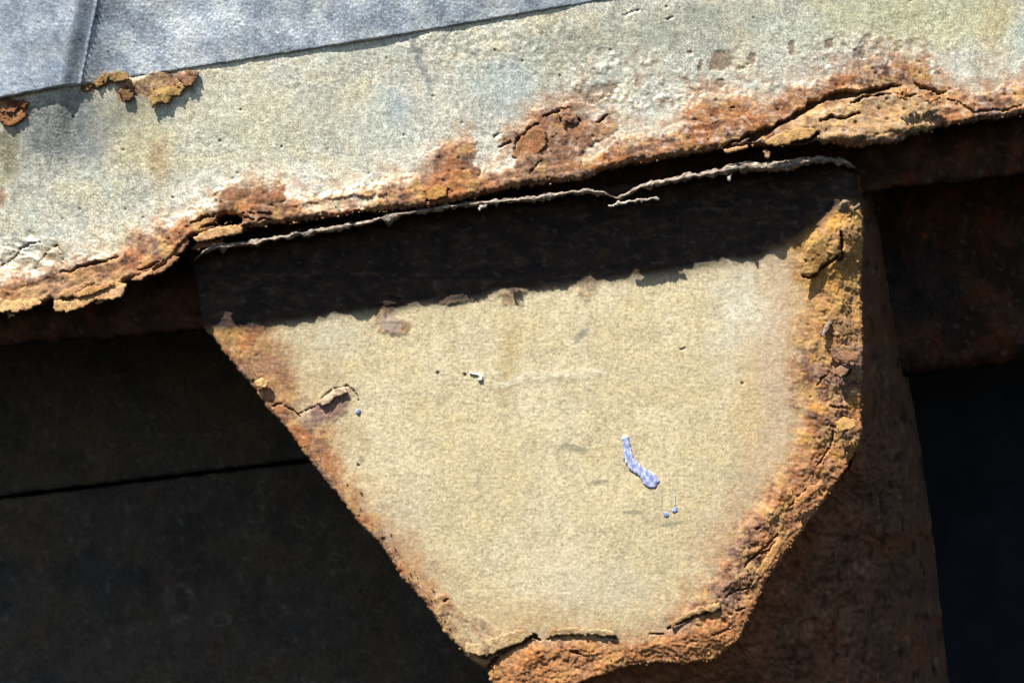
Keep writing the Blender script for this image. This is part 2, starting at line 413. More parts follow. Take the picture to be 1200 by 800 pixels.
    # brown scabs
    for (bu, bv_, ru_, rv_, an, sd) in [(846, 72, 17, 13, -20, 1), (881, 70, 5, 9, 20, 2), (928, 57, 4, 10, 0, 3), (868, 80, 6, 3, 0, 4), (821, 78, 3, 8, 10, 5), (971, 52, 6, 8, 0, 6), (845, 98, 7, 6, 0, 7),
                                       (703, 108, 26, 10, -20, 8), (808, 62, 4, 3, 0, 9), (1008, 62, 8, 10, 20, 10)]:
        k = blob(U, V, bu, bv_, ru_, rv_, an, seed=120+sd, soft=.3); c = mix(c, lin(140, 118, 98), k*.8); h = h - .0006*k
    f1, f2, cid = worley(U, V, 26, 140); sp = (1-ss(.03, .09, f1))*(cid > .86); c = mix(c, lin(70, 66, 58), sp*.8); h = h-.0007*sp
    orange_rust = blob(U, V, 525, 215, 34, 26, -50, seed=141) + blob(U, V, 860, 135, 60, 22, -5, seed=142) + .6*blob(U, V, 760, 185, 70, 10, -12, seed=143)  # patches of stronger orange rust
    rc = rustcol(U, V, 150)
    rc = mix(rc, lin(158, 98, 50), np.clip(orange_rust, 0, 1)*(.35+.5*ss(-.2, .3, a3)))
    rc = mix(rc, lin(196, 160, 110), big*(.45+.45*ss(-.2, .3, fbm(U, V, 10, 3, 151))))
    rc = mix(rc, lin(190, 152, 112), blob(U, V, 70, 345, 110, 20, -12, seed=152, soft=.7)*.6)
    rc = mix(rc, lin(128, 92, 68), blob(U, V, 655, 165, 60, 36, -10, seed=153, soft=.5)*.7)
    rc = mix(rc, lin(120, 78, 54), blob(U, V, 300, 228, 40, 12, seed=154)*.7)
    rc = mix(rc, lin(196, 176, 160), ss(.1, .4, a3)*.5*ss(560, 700, U))
    rc = rc*.84
    c = c*(1-rust[:, None]) + rc*rust[:, None]
    c = mix(c, lin(70, 44, 30), cm*.6)
    rm = np.clip(rust+.3*cm, 0, 1)
    h = h + buckle(U, V)*.6*ss(210, 92, V)
    h = h - .013*ss(3, 6, EDGE(U)-V)      # rebate that the cladding sheets sit in
    return base, h, c, rm

sheet("face_plate", (-80, -46, 1280, 380), 1.3, fascia_inside, fascia_shape, .016, M_paint, rim_beam, roll=(7, .0045), back_col=lin(84, 56, 42))

for box in ((-760, -46, -82, 470), (1281, -46, 1900, 150)):      # the rim runs on past the frame
    sheet("face_plate", box, 4.5, fascia_inside, fascia_shape, .016, M_paint, rim_beam, roll=(7, .0045), back_col=lin(84, 56, 42))

# ---- web of the rim, set back in the shade under the broken edge
def web_inside(U, V):
    low = np.interp(U, [-760, -90, 0, 60, 130, 240, 880, 950, 1030, 1290, 1900], [500, 412, 404, 400, 396, 386, 330, 240, 222, 196, 120]) + 5*fbm(U, V*.6, 26, 4, 200)
    top = lowf(U)-40
    return np.minimum(low-V, V-top)
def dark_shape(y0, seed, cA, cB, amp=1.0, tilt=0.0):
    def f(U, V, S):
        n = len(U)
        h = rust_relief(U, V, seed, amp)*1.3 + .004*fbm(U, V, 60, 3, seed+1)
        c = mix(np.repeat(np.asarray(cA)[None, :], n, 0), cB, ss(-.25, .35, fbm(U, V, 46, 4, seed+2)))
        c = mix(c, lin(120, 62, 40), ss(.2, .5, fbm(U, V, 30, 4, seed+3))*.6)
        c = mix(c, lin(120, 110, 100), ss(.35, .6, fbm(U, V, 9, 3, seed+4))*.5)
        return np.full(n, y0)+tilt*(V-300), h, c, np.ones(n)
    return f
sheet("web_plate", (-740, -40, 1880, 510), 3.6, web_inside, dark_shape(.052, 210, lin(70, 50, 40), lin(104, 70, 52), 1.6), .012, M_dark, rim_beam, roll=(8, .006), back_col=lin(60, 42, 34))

# ---- unseen plate added to block sun leaking into the space behind the rim
def make_sun_block():
    u = np.linspace(-2600, 3600, 120); ys = np.linspace(.012, 1.3, 30)
    P = np.zeros((30, 120, 3)); X = (u-600)*PX
    for j, y in enumerate(ys):
        P[j, :, 0] = X; P[j, :, 1] = y; P[j, :, 2] = .258 + .002*fbm(u, u*0+y*900, 80, 3, 230)
    Q = P.copy(); Q[:, :, 2] -= .008
    A = np.concatenate([P, Q[::-1], P[:1]], 0)[::-1]
    n = A.shape[0]*A.shape[1]
    loft("sun_block_plate", A, np.repeat(lin(96, 80, 68)[None, :], n, 0), np.ones(n), M_dark, rim_beam)
make_sun_block()

# ---- lower lip: the torn edge of the flange that catches the sun
LEDGE = curve([(205, 318), (230, 303), (238, 296), (250, 290), (300, 284), (333, 277), (400, 266), (440, 258), (483, 249), (520, 243), (560, 238), (617, 233), (660, 227), (690, 223), (705, 226),
    (722, 232), (738, 226), (750, 219), (797, 209), (843, 200), (873, 195), (923, 194), (950, 188), (973, 187), (990, 190), (1004, 198), (1020, 214)])
def make_lip():
    u = np.arange(228, 1004, 1.0); ni = len(u)
    vc = LEDGE(u) + 1.6*fbm(u, u*0+3, 22, 2, 301) + .5*fbm(u, u*0+9, 6, 2, 302)
    th = 3.0 + 3.4*fbm(u, u*0+5, 18, 4, 303) + 3.0*np.exp(-((u-900)/90)**2) + 1.0*fbm(u, u*0, 5, 2, 304)
    th = np.clip(th, .8, 8)*.78*ss(1018, 985, u)*ss(222, 250, u) + .3
    gap = 1-.75*np.exp(-((u-715)/12)**2); th = th*gap
    yt = -.0065 + .0025*fbm(u, u*0+7, 40, 3, 305) + .0005*fbm(u, u*0+2, 30, 2, 306) + .0016*ss(.12, .4, fbm(u, u*0+21, 40, 2, 307)) + .010*ss(930, 1010, u) + .012*ss(250, 212, u) + .005*(1-gap)
    prof = [(-1.0, .055), (-1.0, .03), (-1.0, .014)]
    for k in range(15):
        a = math.pi*(k/14-.5); prof.append((math.sin(a), .005*(1-math.cos(a))))
    prof += [(1.1, .012), (1.2, .022), (1.35, .034), (1.6, .055)]
    nj = len(prof); P = np.zeros((nj, ni, 3)); UU = np.zeros((nj, ni)); VV = np.zeros((nj, ni))
    for j, (sv, dy) in enumerate(prof):
        v = vc + sv*th*(1+(2.2*np.clip(fbm(u, u*0+31, 16, 4, 308), 0, 1) if sv > 0 else 0)); y = yt + dy
        arc = j*3.1
        d = .0006*fbm(u, u*0+arc, 10, 3, 310) + .0003*fbm(u, u*0+arc*1.7, 2.6, 2, 311)
        P[j, :, 0], P[j, :, 2] = ray(u, v, y); P[j, :, 1] = y - d*(1 if dy < .02 else 2.2)
        P[j, :, 2] += .0011*fbm(u, u*0+arc*.6, 11, 3, 312)
        UU[j] = u; VV[j] = v+arc
    U, V = UU.ravel(), VV.ravel()
    c = np.repeat(lin(146, 134, 120)[None, :], len(U), 0)
    c = mix(c, lin(190, 182, 170), ss(.0, .35, fbm(U, V, 9, 3, 320))); c = mix(c, lin(104, 78, 62), ss(.0, .3, fbm(U, V, 7, 3, 321))*.85)
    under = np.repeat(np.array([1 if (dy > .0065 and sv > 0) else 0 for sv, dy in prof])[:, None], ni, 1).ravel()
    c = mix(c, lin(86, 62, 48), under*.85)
    loft("lower_lip", P, c, np.ones(len(U)), M_rust, rim_beam)
make_lip()

# ---- rust flakes of the rim
def flake(poly, y, parent, colf, lift=(0, 0, 0), thick=.0016, seed=1, du=1.3, amp=.55, name="rust_flake", jag=1.5, mat=None):
    """thin curled chip; lift = (metres forward at the far end, direction u, direction v)"""
    P = np.array(poly, float); box = (P[:, 0].min()-4, P[:, 1].min()-4, P[:, 0].max()+4, P[:, 1].max()+4)
    cx, cy = P.mean(0); ext = max(np.ptp(P[:, 0]), np.ptp(P[:, 1]))/2+1e-6
    def inside(U, V):
        return sdf(U+jag*fbm(U, V, 7, 3, seed+1)*1.6, V+jag*fbm(U, V, 7, 3, seed+2)*1.6, poly) + jag*.4*fbm(U, V, 3, 2, seed+3)
    def shape(U, V, S):
        h = rust_relief(U, V, seed, amp); L, du_, dv_ = lift
        t = ((U-cx)*du_+(V-cy)*dv_)/ext
        h = h + L*(ss(-1, 1, t))
        c, ru = colf(U, V)
        return np.full(len(U), y), h, c, ru
    return sheet(name, box, du, inside, shape, thick, mat or M_rust, parent, roll=(2.0, .0008), back_col=lin(90, 58, 42))

def fc(seed, tint, k=.5, rust=1.0):
    return lambda U, V: (mix(rustcol(U, V, seed), lin(*tint), np.full(len(U), k)*(.6+.8*ss(-.3, .3, fbm(U, V, 7, 3, seed+2)))), np.full(len(U), rust))

RIM_FLAKES = [
    ([(-4, 350), (10, 352), (26, 350), (33, 356), (30, 362), (22, 367), (12, 364), (3, 366), (-4, 362)], -.0135, (.003, .2, 1), (214, 176, 124)),
    ([(28, 352), (44, 350), (51, 355), (42, 359), (35, 362), (30, 366), (27, 360)], -.0145, (.002, 0, 1), (206, 168, 116)),
    ([(8, 368), (15, 366), (17, 370), (10, 372)], -.012, (.001, 0, 1), (196, 172, 150)),
    ([(65, 352), (80, 352), (98, 346), (112, 341), (126, 332), (140, 330), (148, 333), (147, 342), (138, 349), (126, 352), (112, 352), (100, 360), (86, 364), (68, 366), (64, 360)], -.0155, (.005, .1, 1), (204, 166, 116)),
    ([(84, 346), (104, 336), (118, 334), (132, 328), (136, 333), (120, 341), (104, 346), (90, 350)], -.0185, (.002, 0, 1), (190, 146, 98)),
    ([(70, 344), (90, 334), (106, 327), (112, 331), (96, 340), (78, 350)], -.0165, (.003, 0, 1), (172, 132, 96)),
    ([(112, 354), (122, 350), (124, 352), (116, 356), (112, 359)], -.014, (.001, 0, 1), (210, 180, 130)),
    ([(128, 342), (136, 338), (146, 331), (149, 337), (144, 346), (134, 353), (128, 351)], -.0185, (.003, .6, .6), (196, 164, 126)),
    ([(152, 327), (164, 322), (178, 314), (180, 320), (166, 328), (156, 330)], -.0145, (.002, .2, 1), (180, 140, 104)),
    ([(176, 322), (190, 312), (204, 300), (210, 302), (198, 314), (184, 322)], -.0135, (.002, .2, 1), (160, 118, 88)),
    ([(205, 290), (214, 284), (219, 272), (222, 284), (214, 296), (206, 300)], -.0115, (.002, .2, 1), (150, 108, 80)),
    ([(226, 279), (240, 271), (256, 267), (272, 265), (285, 266), (284, 273), (272, 276), (258, 278), (244, 281), (232, 285)], -.0135, (.003, .1, 1), (200, 158, 112)),
    ([(222, 292), (232, 284), (246, 281), (262, 279), (260, 284), (244, 288), (230, 294)], -.006, (.002, .1, 1), (120, 84, 66)),
    ([(95, 101), (104, 94), (118, 88), (133, 84), (143, 84), (150, 87), (152, 94), (140, 96), (128, 95), (120, 99), (108, 103), (100, 107)], -.0050, (.006, .2, -.8), (140, 116, 76)),
    ([(140, 104), (150, 100), (156, 108), (155, 117), (147, 120), (142, 113)], -.004, (.005, .5, .5), (104, 84, 60)),
    ([(176, 120), (178, 108), (188, 103), (198, 100), (212, 97), (220, 100), (214, 106), (212, 112), (204, 114), (200, 122), (192, 120), (184, 124), (178, 128)], -.004, (.010, .4, 1), (160, 134, 82)),
    ([(206, 92), (218, 86), (230, 82), (234, 86), (228, 95), (222, 102), (212, 98)], -.004, (.007, .7, .8), (120, 92, 72)),
    ([(-4, 122), (12, 116), (30, 118), (36, 124), (28, 128), (14, 132), (2, 130)], -.004, (.001, .2, .8), (116, 78, 58)),
    ([(0, 134), (12, 128), (26, 130), (32, 136), (22, 144), (12, 150), (3, 146)], -.005, (.0015, .4, .9), (146, 102, 66)),
    ([(848, 176), (862, 172), (876, 170), (876, 174), (862, 178), (850, 180)], -.0145, (.001, 0, 1), (196, 150, 112)),
    ([(895, 168), (910, 156), (930, 152), (950, 149), (956, 154), (948, 163), (934, 165), (920, 171), (905, 172)], -.0165, (.003, -.2, 1), (190, 150, 98)),
    ([(600, 184), (606, 166), (618, 154), (630, 150), (640, 154), (640, 170), (628, 184), (612, 192)], -.0085, (.002, .6, .6), (150, 106, 72)),
    ([(655, 132), (668, 127), (678, 136), (674, 146), (662, 146)], -.0075, (.002, .4, .8), (130, 100, 84)),
    ([(498, 226), (510, 216), (522, 218), (524, 228), (514, 234), (504, 236)], -.0125, (.003, .2, 1), (150, 112, 60)),
    ([(1046, 108), (1060, 104), (1072, 108), (1070, 113), (1058, 116)], -.0165, (.002, 0, 1), (196, 140, 92)),
    ([(1076, 112), (1090, 108), (1104, 114), (1096, 120), (1082, 120)], -.0150, (.002, 0, 1), (186, 136, 92)),
    ([(712, 240), (730, 236), (752, 233), (772, 231), (774, 233), (752, 236), (730, 239), (716, 242)], -.0035, (.001, 0, 1), (200, 196, 184)),
    ([(562, 240), (572, 240), (564, 246), (560, 250)], -.0085, (.001, 0, 1), (190, 184, 172)),
    ([(852, 207), (858, 204), (856, 214), (852, 212)], -.0095, (.001, 0, 1), (180, 172, 162)),
    ([(895, 176), (900, 176), (902, 186), (897, 186)], -.010, (.001, 0, 1), (170, 140, 110)),
]
for i, (poly, y, lift, tint) in enumerate(RIM_FLAKES):
    flake(poly, (y+.0052 if poly[0][1] > 130 and y > -.02 and tint[2] < 170 else y) if poly[0][1] > 140 or poly[0][0] > 300 else y*.35-.6*float(buckle(np.array([np.mean([q[0] for q in poly])]), np.array([np.mean([q[1] for q in poly])]))[0])*float(ss(200, 92, np.mean([q[1] for q in poly])))*(.85 if poly[0][0] < 10 else 1), rim_beam, fc(400+i*7, tint, .75), (lift[0]*(1 if poly[0][1] > 140 else .25), lift[1], lift[2]), seed=500+i*11, amp=(.55 if poly[0][1] > 140 else 1.25), jag=(1.5 if poly[0][1] > 140 else 3.2), thick=(.0016 if poly[0][1] > 140 else .0010))

# ================================================================ cladding sheets above the rim
def clad_col(U, V, seed):
    n = len(U); c = np.repeat(lin(172, 182, 192)[None, :], n, 0)
    a2 = fbm(U, V, 40, 4, seed); a3 = fbm(U, V, 9, 3, seed+1); a4 = fbm(U, V, 3, 2, seed+2)
    c = mix(c, lin(204, 208, 208), ss(-.1, .4, a2)*.7); c = mix(c, lin(118, 130, 144), ss(.0, .4, -a2)*.6)
    c = mix(c, lin(222, 224, 218), ss(.12, .45, a4+.4*a3)*.45); c = mix(c, lin(120, 132, 146), ss(.15, .5, -a4-.3*a3)*.4)
    f1, f2, cid = worley(U, V, 24, seed+4); sp = (1-ss(.03, .1, f1))*(cid > .6); c = mix(c, lin(50, 50, 50), sp*.85)
    return c, sp
def clad_right_shape(U, V, S):
    x = U-FOLD(V)
    h = .0016*fbm(U, V, 90, 2, 600) + .00006*fbm(U, V, 8, 3, 601) + .00022*fbm(U, V, 2.9, 2, 602) + buckle(U, V)
    c, sp = clad_col(U, V, 610)
    step = np.interp(U, [100, 240, 420, 620, 720], [.0002, .0008, .0026, .0026, .0006])
    return -step, h, c, sp
def clad_left_shape(U, V, S):
    x = FOLD(V)-U
    h = .0016*fbm(U, V, 90, 2, 620) + .00006*fbm(U, V, 8, 3, 621) + .00022*fbm(U, V, 2.9, 2, 622)
    h += buckle(U, V) + .0009*np.exp(-(x/1.4)**2)
    c, sp = clad_col(U, V, 630)
    c = mix(c, lin(140, 154, 172), np.full(len(U), .35))
    return np.full(len(U), -.0006), h, c, sp
o = sheet("cladding_sheet", (60, -50, 900, 112), 1.3, lambda U, V: np.minimum(np.minimum(EDGE(U)-V+.8*fbm(U, V, 14, 3, 640), V+44), np.minimum(U-FOLD(V)+1.5, 860-U)), clad_right_shape, .003, M_sheet, None, roll=(2, .001), back_col=lin(110, 116, 124))
o["label"] = "mottled grey metal sheet right of the crease, running along the top of the rim"; o["category"] = "sheet"; o["group"] = "metal sheets above the rim"
o = sheet("cladding_sheet", (-640, -50, 130, 230), 1.6, lambda U, V: np.minimum(np.minimum(EDGE(U)-V+.8*fbm(U, V, 14, 3, 641), V+44), FOLD(V)-U), clad_left_shape, .003, M_sheet, None, roll=(2, .001), back_col=lin(110, 116, 124))
o["label"] = "bluish grey metal sheet left of the crease, in the top left corner"; o["category"] = "sheet"; o["group"] = "metal sheets above the rim"

# ================================================================ the bracket under the rim
bracket = thing("support_bracket", "thick cream painted steel bracket with rusted edges hanging below the rim", "bracket")
BR = [(222, 300), (250, 288), (330, 270), (480, 242), (620, 228), (760, 212), (880, 186), (960, 184), (1000, 205), (1007, 240), (1009, 262), (1010, 300), (1009, 340), (1012, 380), (1012, 420), (1011, 460), (1012, 498), (1010, 516),
      (1001, 532), (994, 548), (982, 566), (968, 586), (950, 611), (928, 641), (905, 674), (893, 695), (880, 722), (867, 750), (838, 774), (800, 779), (770, 777), (733, 782), (700, 793), (665, 806), (640, 816), (600, 824),
      (580, 812), (574, 796), (571, 786), (556, 776), (543, 765), (517, 736), (497, 706), (473, 680), (450, 643), (417, 608), (400, 585), (370, 549), (350, 522), (335, 500), (312, 477), (300, 457), (280, 435), (261, 411), (251, 396), (238, 383), (232, 350)]
PAINT = [(318, 372), (335, 366), (400, 300), (500, 240), (900, 190), (915, 290), (925, 302), (938, 345), (930, 400), (925, 450), (937, 500), (915, 548), (884, 594), (852, 634), (834, 672), (796, 716), (760, 742), (723, 746), (693, 742), (640, 744),
         (627, 742), (600, 754), (572, 764), (552, 762), (535, 735), (500, 690), (470, 650), (448, 620), (418, 578), (396, 540), (388, 510), (372, 498), (352, 484), (353, 460), (346, 430), (332, 415), (318, 395)]
BR_CRACKS = [
    ([(982, 272), (983, 288), (984, 302), (980, 307)], 3.2, .009), ([(940, 323), (950, 325), (958, 321), (963, 315), (970, 308), (977, 301), (984, 304)], 3.4, .009),
    ([(962, 392), (967, 383), (971, 377)], 2.4, .004), ([(958, 452), (963, 444), (970, 438), (978, 436)], 1.3, .003), ([(958, 545), (966, 534), (974, 524), (977, 512), (976, 505)], 1.6, .004),
    ([(975, 478), (985, 477), (992, 479)], 2.2, .004), ([(983, 496), (992, 491), (1001, 494)], 2.4, .005), ([(983, 437), (990, 440), (997, 434)], 3, .005), ([(985, 425), (998, 420)], 2.2, .004),
    ([(872, 666), (884, 652), (898, 640), (912, 625)], 1.6, .004), ([(874, 662), (890, 648), (908, 641)], 1.2, .003), ([(925, 592), (940, 580), (950, 570)], 1.4, .003),
    ([(784, 737), (796, 729), (812, 722), (828, 717), (843, 714)], 3.4, .008), ([(850, 698), (868, 690), (878, 690), (882, 682)], 1.4, .004), ([(862, 715), (872, 713)], 1.8, .004), ([(835, 745), (850, 738), (860, 732)], 1.2, .003),
    ([(700, 745), (712, 747), (723, 748)], 2.8, .007), ([(640, 747), (660, 744), (690, 743)], 1.5, .005), ([(760, 744), (778, 741)], 1.3, .004),
    ([(560, 768), (572, 769), (586, 763), (602, 757), (616, 750), (625, 745), (634, 748)], 5.2, .010), ([(570, 790), (576, 778), (584, 770)], 4.5, .009), ([(668, 762), (680, 764)], 2.4, .004),
    ([(350, 486), (362, 480), (376, 471), (380, 464), (392, 454), (404, 452), (416, 456), (420, 466), (417, 474)], 1.2, .0022),
    ([(796, 411), (804, 407)], 1.4, .0018), ([(520, 706), (526, 700)], 2, .003), ([(296, 448), (299, 446)], 2.4, .004), ([(320, 476), (330, 473)], 1.8, .003), ([(334, 476), (344, 482), (352, 487)], 1.6, .003),
    ([(885, 620), (890, 617)], 2.6, .004), ([(470, 351), (455, 347)], 1.4, .003),
]
def br_inside(U, V):
    w = 1.0
    return sdf(U+w*fbm(U, V, 8, 3, 700)*1.5, V+w*fbm(U, V, 8, 3, 701)*1.5, BR) + .8*fbm(U, V, 3, 2, 702)

def br_shape(U, V, S):
    n = len(U)
    p = sdf(U, V, PAINT) + 8*fbm(U, V, 26, 4, 710) + 3*fbm(U, V, 6, 3, 711)
    rust = 1-ss(-16, 14, p+9*fbm(U+40*gnoise(U/31, V/31, 707), V, 4.5, 3, 709))
    rust_s = 1-ss(-26, 4, p)
    for (a, b, ru_, rv_, an, k, sd) in [(385, 478, 34, 16, -28, .95, 1), (458, 378, 24, 15, 30, .8, 2), (600, 348, 16, 11, 0, .65, 3), (688, 335, 12, 18, 8, .55, 4), (540, 350, 30, 6, -8, .6, 5), (660, 330, 50, 6, -10, .5, 10),
                                    (740, 316, 30, 5, -8, .6, 11), (520, 712, 14, 16, 30, .8, 7), (560, 735, 40, 12, 30, .45, 8), (470, 352, 34, 5, -8, .8, 9)]:
        q = k*blob(U, V, a, b, ru_, rv_, an, seed=712+sd, soft=.4); rust = np.maximum(rust, q); rust_s = np.maximum(rust_s, q*.7)
    base = np.full(n, .0225)
    base = base - .005*ss(420, 240, U)
    paint_h = .0008*fbm(U, V, 130, 2, 720) + .00016*fbm(U, V, 26, 3, 721) + .00004*fbm(U, V, 8, 2, 722) + .00020*fbm(U, V, 2.8, 2, 723)
    rh = rust_relief(U, V, 730, 1.1)*(.45+.55*ss(380, 520, U))
    h = paint_h*(1-rust_s)+(rh+.0004)*rust_s
    # swollen crust up the right edge and along the bottom
    dr = np.interp(V, [200, 260, 330, 420, 520, 560, 640, 745, 800], [958, 955, 955, 960, 968, 965, 905, 840, 800])
    rt_ = ss(-22, 26, U-dr)*ss(760, 700, V)
    h += rt_*(.0030*ss(460, 380, V) + .006*ss(340, 262, V))
    h += .0050*blob(U, V, 975, 275, 44, 54, 20, seed=725, warp=.2, soft=.8)
    bot = ss(-4, 14, V-np.interp(U, [540, 573, 627, 700, 760, 800, 843, 880], [776, 768, 748, 748, 745, 735, 717, 695]))*ss(545, 585, U)
    h += bot*.0012
    left = ss(40, 0, S)*ss(500, 380, U)*ss(340, 380, V); h += .0014*left
    lay = np.clip(S/52+.22*fbm(U, V, 26, 4, 726)+.06*fbm(U, V, 6, 3, 727), 0, 1)
    h += ss(420, 560, U)*rust_s*ss(320, 400, V+ss(700, 900, U)*200)*(.0044*terrace(lay, 6, .08)-.0032)
    ch, cm = cracks(U, V, BR_CRACKS, 740, 3.0); h += ch
    # worn ridge and drip lines
    d1, _ = pdist(U+3*fbm(U, V, 14, 3, 741), V+3*fbm(U, V, 14, 3, 742), [(585, 452), (610, 444), (650, 440), (705, 436)]); ridge = 1-ss(1, 8, d1)
    h += .0002*ridge
    # ---- colour
    c = np.repeat(lin(204, 189, 152)[None, :], n, 0)
    a1 = fbm(U, V, 100, 4, 750); a2 = fbm(U, V, 34, 4, 751); a3 = fbm(U, V, 8, 3, 752); a4 = fbm(U, V, 3, 2, 753)
    c = mix(c, lin(212, 200, 168), ss(-.1, .4, a1)*.7); c = mix(c, lin(182, 168, 136), ss(.05, .4, -a2)*.5)
    c = mix(c, lin(198, 180, 130), ss(.1, .45, a2-.3*a1)*.3); c = mix(c, lin(216, 208, 182), ss(.2, .55, a4+.3*a3)*.4); c = mix(c, lin(134, 122, 92), ss(.22, .55, -a4-.35*a3)*.45)
    c = mix(c, lin(206, 204, 186), blob(U, V, 870, 370, 44, 80, 8, seed=754, soft=.9)*.7)
    c = mix(c, lin(196, 196, 176), blob(U, V, 385, 395, 45, 25, seed=755, soft=.9)*.5)
    c = mix(c, lin(190, 182, 158), blob(U, V, 470, 610, 40, 60, 30, seed=756, soft=.9)*.5)
    c = mix(c, lin(194, 186, 163), blob(U, V, 700, 690, 90, 40, seed=757, soft=.9)*.5)
    c = mix(c, lin(176, 156, 108), blob(U, V, 595, 420, 14, 70, 4, seed=758, soft=.9)*.55)
    c = mix(c, lin(196, 164, 110), blob(U, V, 880, 470, 30, 90, seed=759, soft=.9)*.45)
    c = mix(c, lin(218, 211, 186), ridge*.75*ss(-.3, .2, a3))
    for (a, b, ru_, rv_, an, sd) in [(680, 393, 12, 6, -35, 1), (672, 525, 20, 5, 12, 2), (742, 600, 14, 3, 0, 3), (700, 565, 14, 3, -5, 4), (424, 538, 4, 4, 0, 5), (787, 613, 14, 3, -10, 6)]:
        c = mix(c, lin(132, 130, 112), blob(U, V, a, b, ru_, rv_, an, seed=760+sd)*.7)
    for (a, b, sd) in [(545, 439, 1), (513, 437, 2), (733, 540, 3), (420, 545, 4), (870, 449, 5)]:
        k = blob(U, V, a, b, 2.2, 2.2, seed=770+sd, warp=.1); c = mix(c, lin(60, 54, 44), k*.9); h = h-.0008*k
    # stain bleeding from the rust into the coat
    inn = np.exp(-np.maximum(p+8*fbm(U, V, 30, 3, 783), 0)/26.0)
    c = mix(c, lin(180, 144, 104), inn*(.35+.65*ss(-.25, .25, fbm(U, V, 15, 4, 784)))*.8)
    run = ss(.12, .5, fbm(U, V*.09, 11, 4, 785))*ss(470, 350, V)*ss(-.2, .3, a1+.2); c = mix(c, lin(168, 140, 100), run*.4)
    run = ss(.2, .5, fbm(U, V*.12, 7, 3, 786)); c = mix(c, lin(176, 166, 132), run*.22)
    pinky = np.exp(-((p-22)/20)**2)*ss(820, 900, U); c = mix(c, lin(184, 160, 136), pinky*.6)
    c = mix(c, lin(178, 148, 108), blob(U, V, 610, 720, 90, 24, seed=780, soft=.9)*.45); c = mix(c, lin(170, 130, 96), blob(U, V, 480, 655, 26, 60, -35, seed=781, soft=.8)*.6)
    c = mix(c, lin(176, 140, 104), blob(U, V, 868, 640, 48, 70, 30, seed=782, soft=.9)*.6)
    # rust
    right = ss(890, 940, U)
    rc = rustcol(U, V, 790, ochre=.0)
    rc = mix(rc, lin(192, 148, 78), right*(.35+.5*ss(-.2, .3, fbm(U, V, 18, 4, 791)))*ss(430, 330, V)); rc = mix(rc, lin(186, 122, 66), right*.4*ss(500, 560, V))
    rc = mix(rc, lin(194, 142, 66), ss(.15, .4, fbm(U, V, 26, 4, 792))*right*.7)
    rc = mix(rc, lin(186, 122, 64), bot*(.3+.5*ss(-.2, .3, a3)))
    rc = mix(rc, lin(196, 150, 78), blob(U, V, 262, 388, 26, 16, 20, seed=793, soft=.7)*.7); rc = mix(rc, lin(164, 122, 88), blob(U, V, 315, 430, 34, 40, seed=794, soft=.7)*.6)
    rc = mix(rc, lin(142, 112, 108), blob(U, V, 385, 478, 36, 16, -28, seed=713, soft=.4)*.7); rc = mix(rc, lin(158, 144, 142), blob(U, V, 458, 382, 18, 14, 30, seed=795)*.7)
    rc = mix(rc, lin(186, 136, 72), blob(U, V, 455, 360, 30, 6, -8, seed=796)*.6); rc = mix(rc, lin(182, 110, 56), blob(U, V, 352, 512, 16, 12, 40, seed=797)*.7)
    rc = mix(rc, lin(112, 88, 82), blob(U, V, 993, 425, 18, 34, seed=798)*.65)
    sh = ss(.15, .45, a4+.4*a3); rc = mix(rc, lin(214, 190, 168), sh*.25)
    rc = rc*.95
    c = c*(1-rust[:, None])+rc*rust[:, None]
    c = mix(c, lin(66, 42, 28), cm*.55)
    # dark steel tone painted above the shadow line, adding to the rim's shade
    shade_band = ss(12, -6, V-np.interp(U, [230, 300, 412, 550, 683, 800, 890, 937, 985, 1010], [380, 378, 363, 345, 326, 312, 296, 270, 232, 234]) - 4 + 4*fbm(U, V, 40, 2, 799))
    shade_col = mix(np.repeat(lin(60, 46, 39)[None, :], n, 0), lin(44, 36, 34), ss(-.2, .3, fbm(U, V*2.2, 40, 4, 801))); shade_col = mix(shade_col, lin(84, 66, 47), ss(.1, .4, fbm(U, V*2.2, 24, 4, 802))*.6)
    shade_col = mix(shade_col, lin(96, 90, 84), ss(.3, .5, fbm(U, V*1.8, 14, 4, 803))*.5)
    c = c*(1-shade_band[:, None])+shade_col*shade_band[:, None]
    h = h + shade_band*(.0008*fbm(U, V*2.5, 30, 4, 804)+.0022*ss(30, 70, np.interp(U, [230, 412, 683, 890, 985], [385, 363, 326, 296, 236])-V)*terrace(fbm(U, V*3, 60, 4, 805)*.5+.5, 7, .15))
    return base, h, c, np.clip(np.maximum(rust, shade_band)+.2*cm, 0, 1)

sheet("front_plate", (216, 178, 1020, 828), 1.3, br_inside, br_shape, .030, M_cream, bracket, roll=(4.5, .0030), back_col=lin(96, 62, 42))

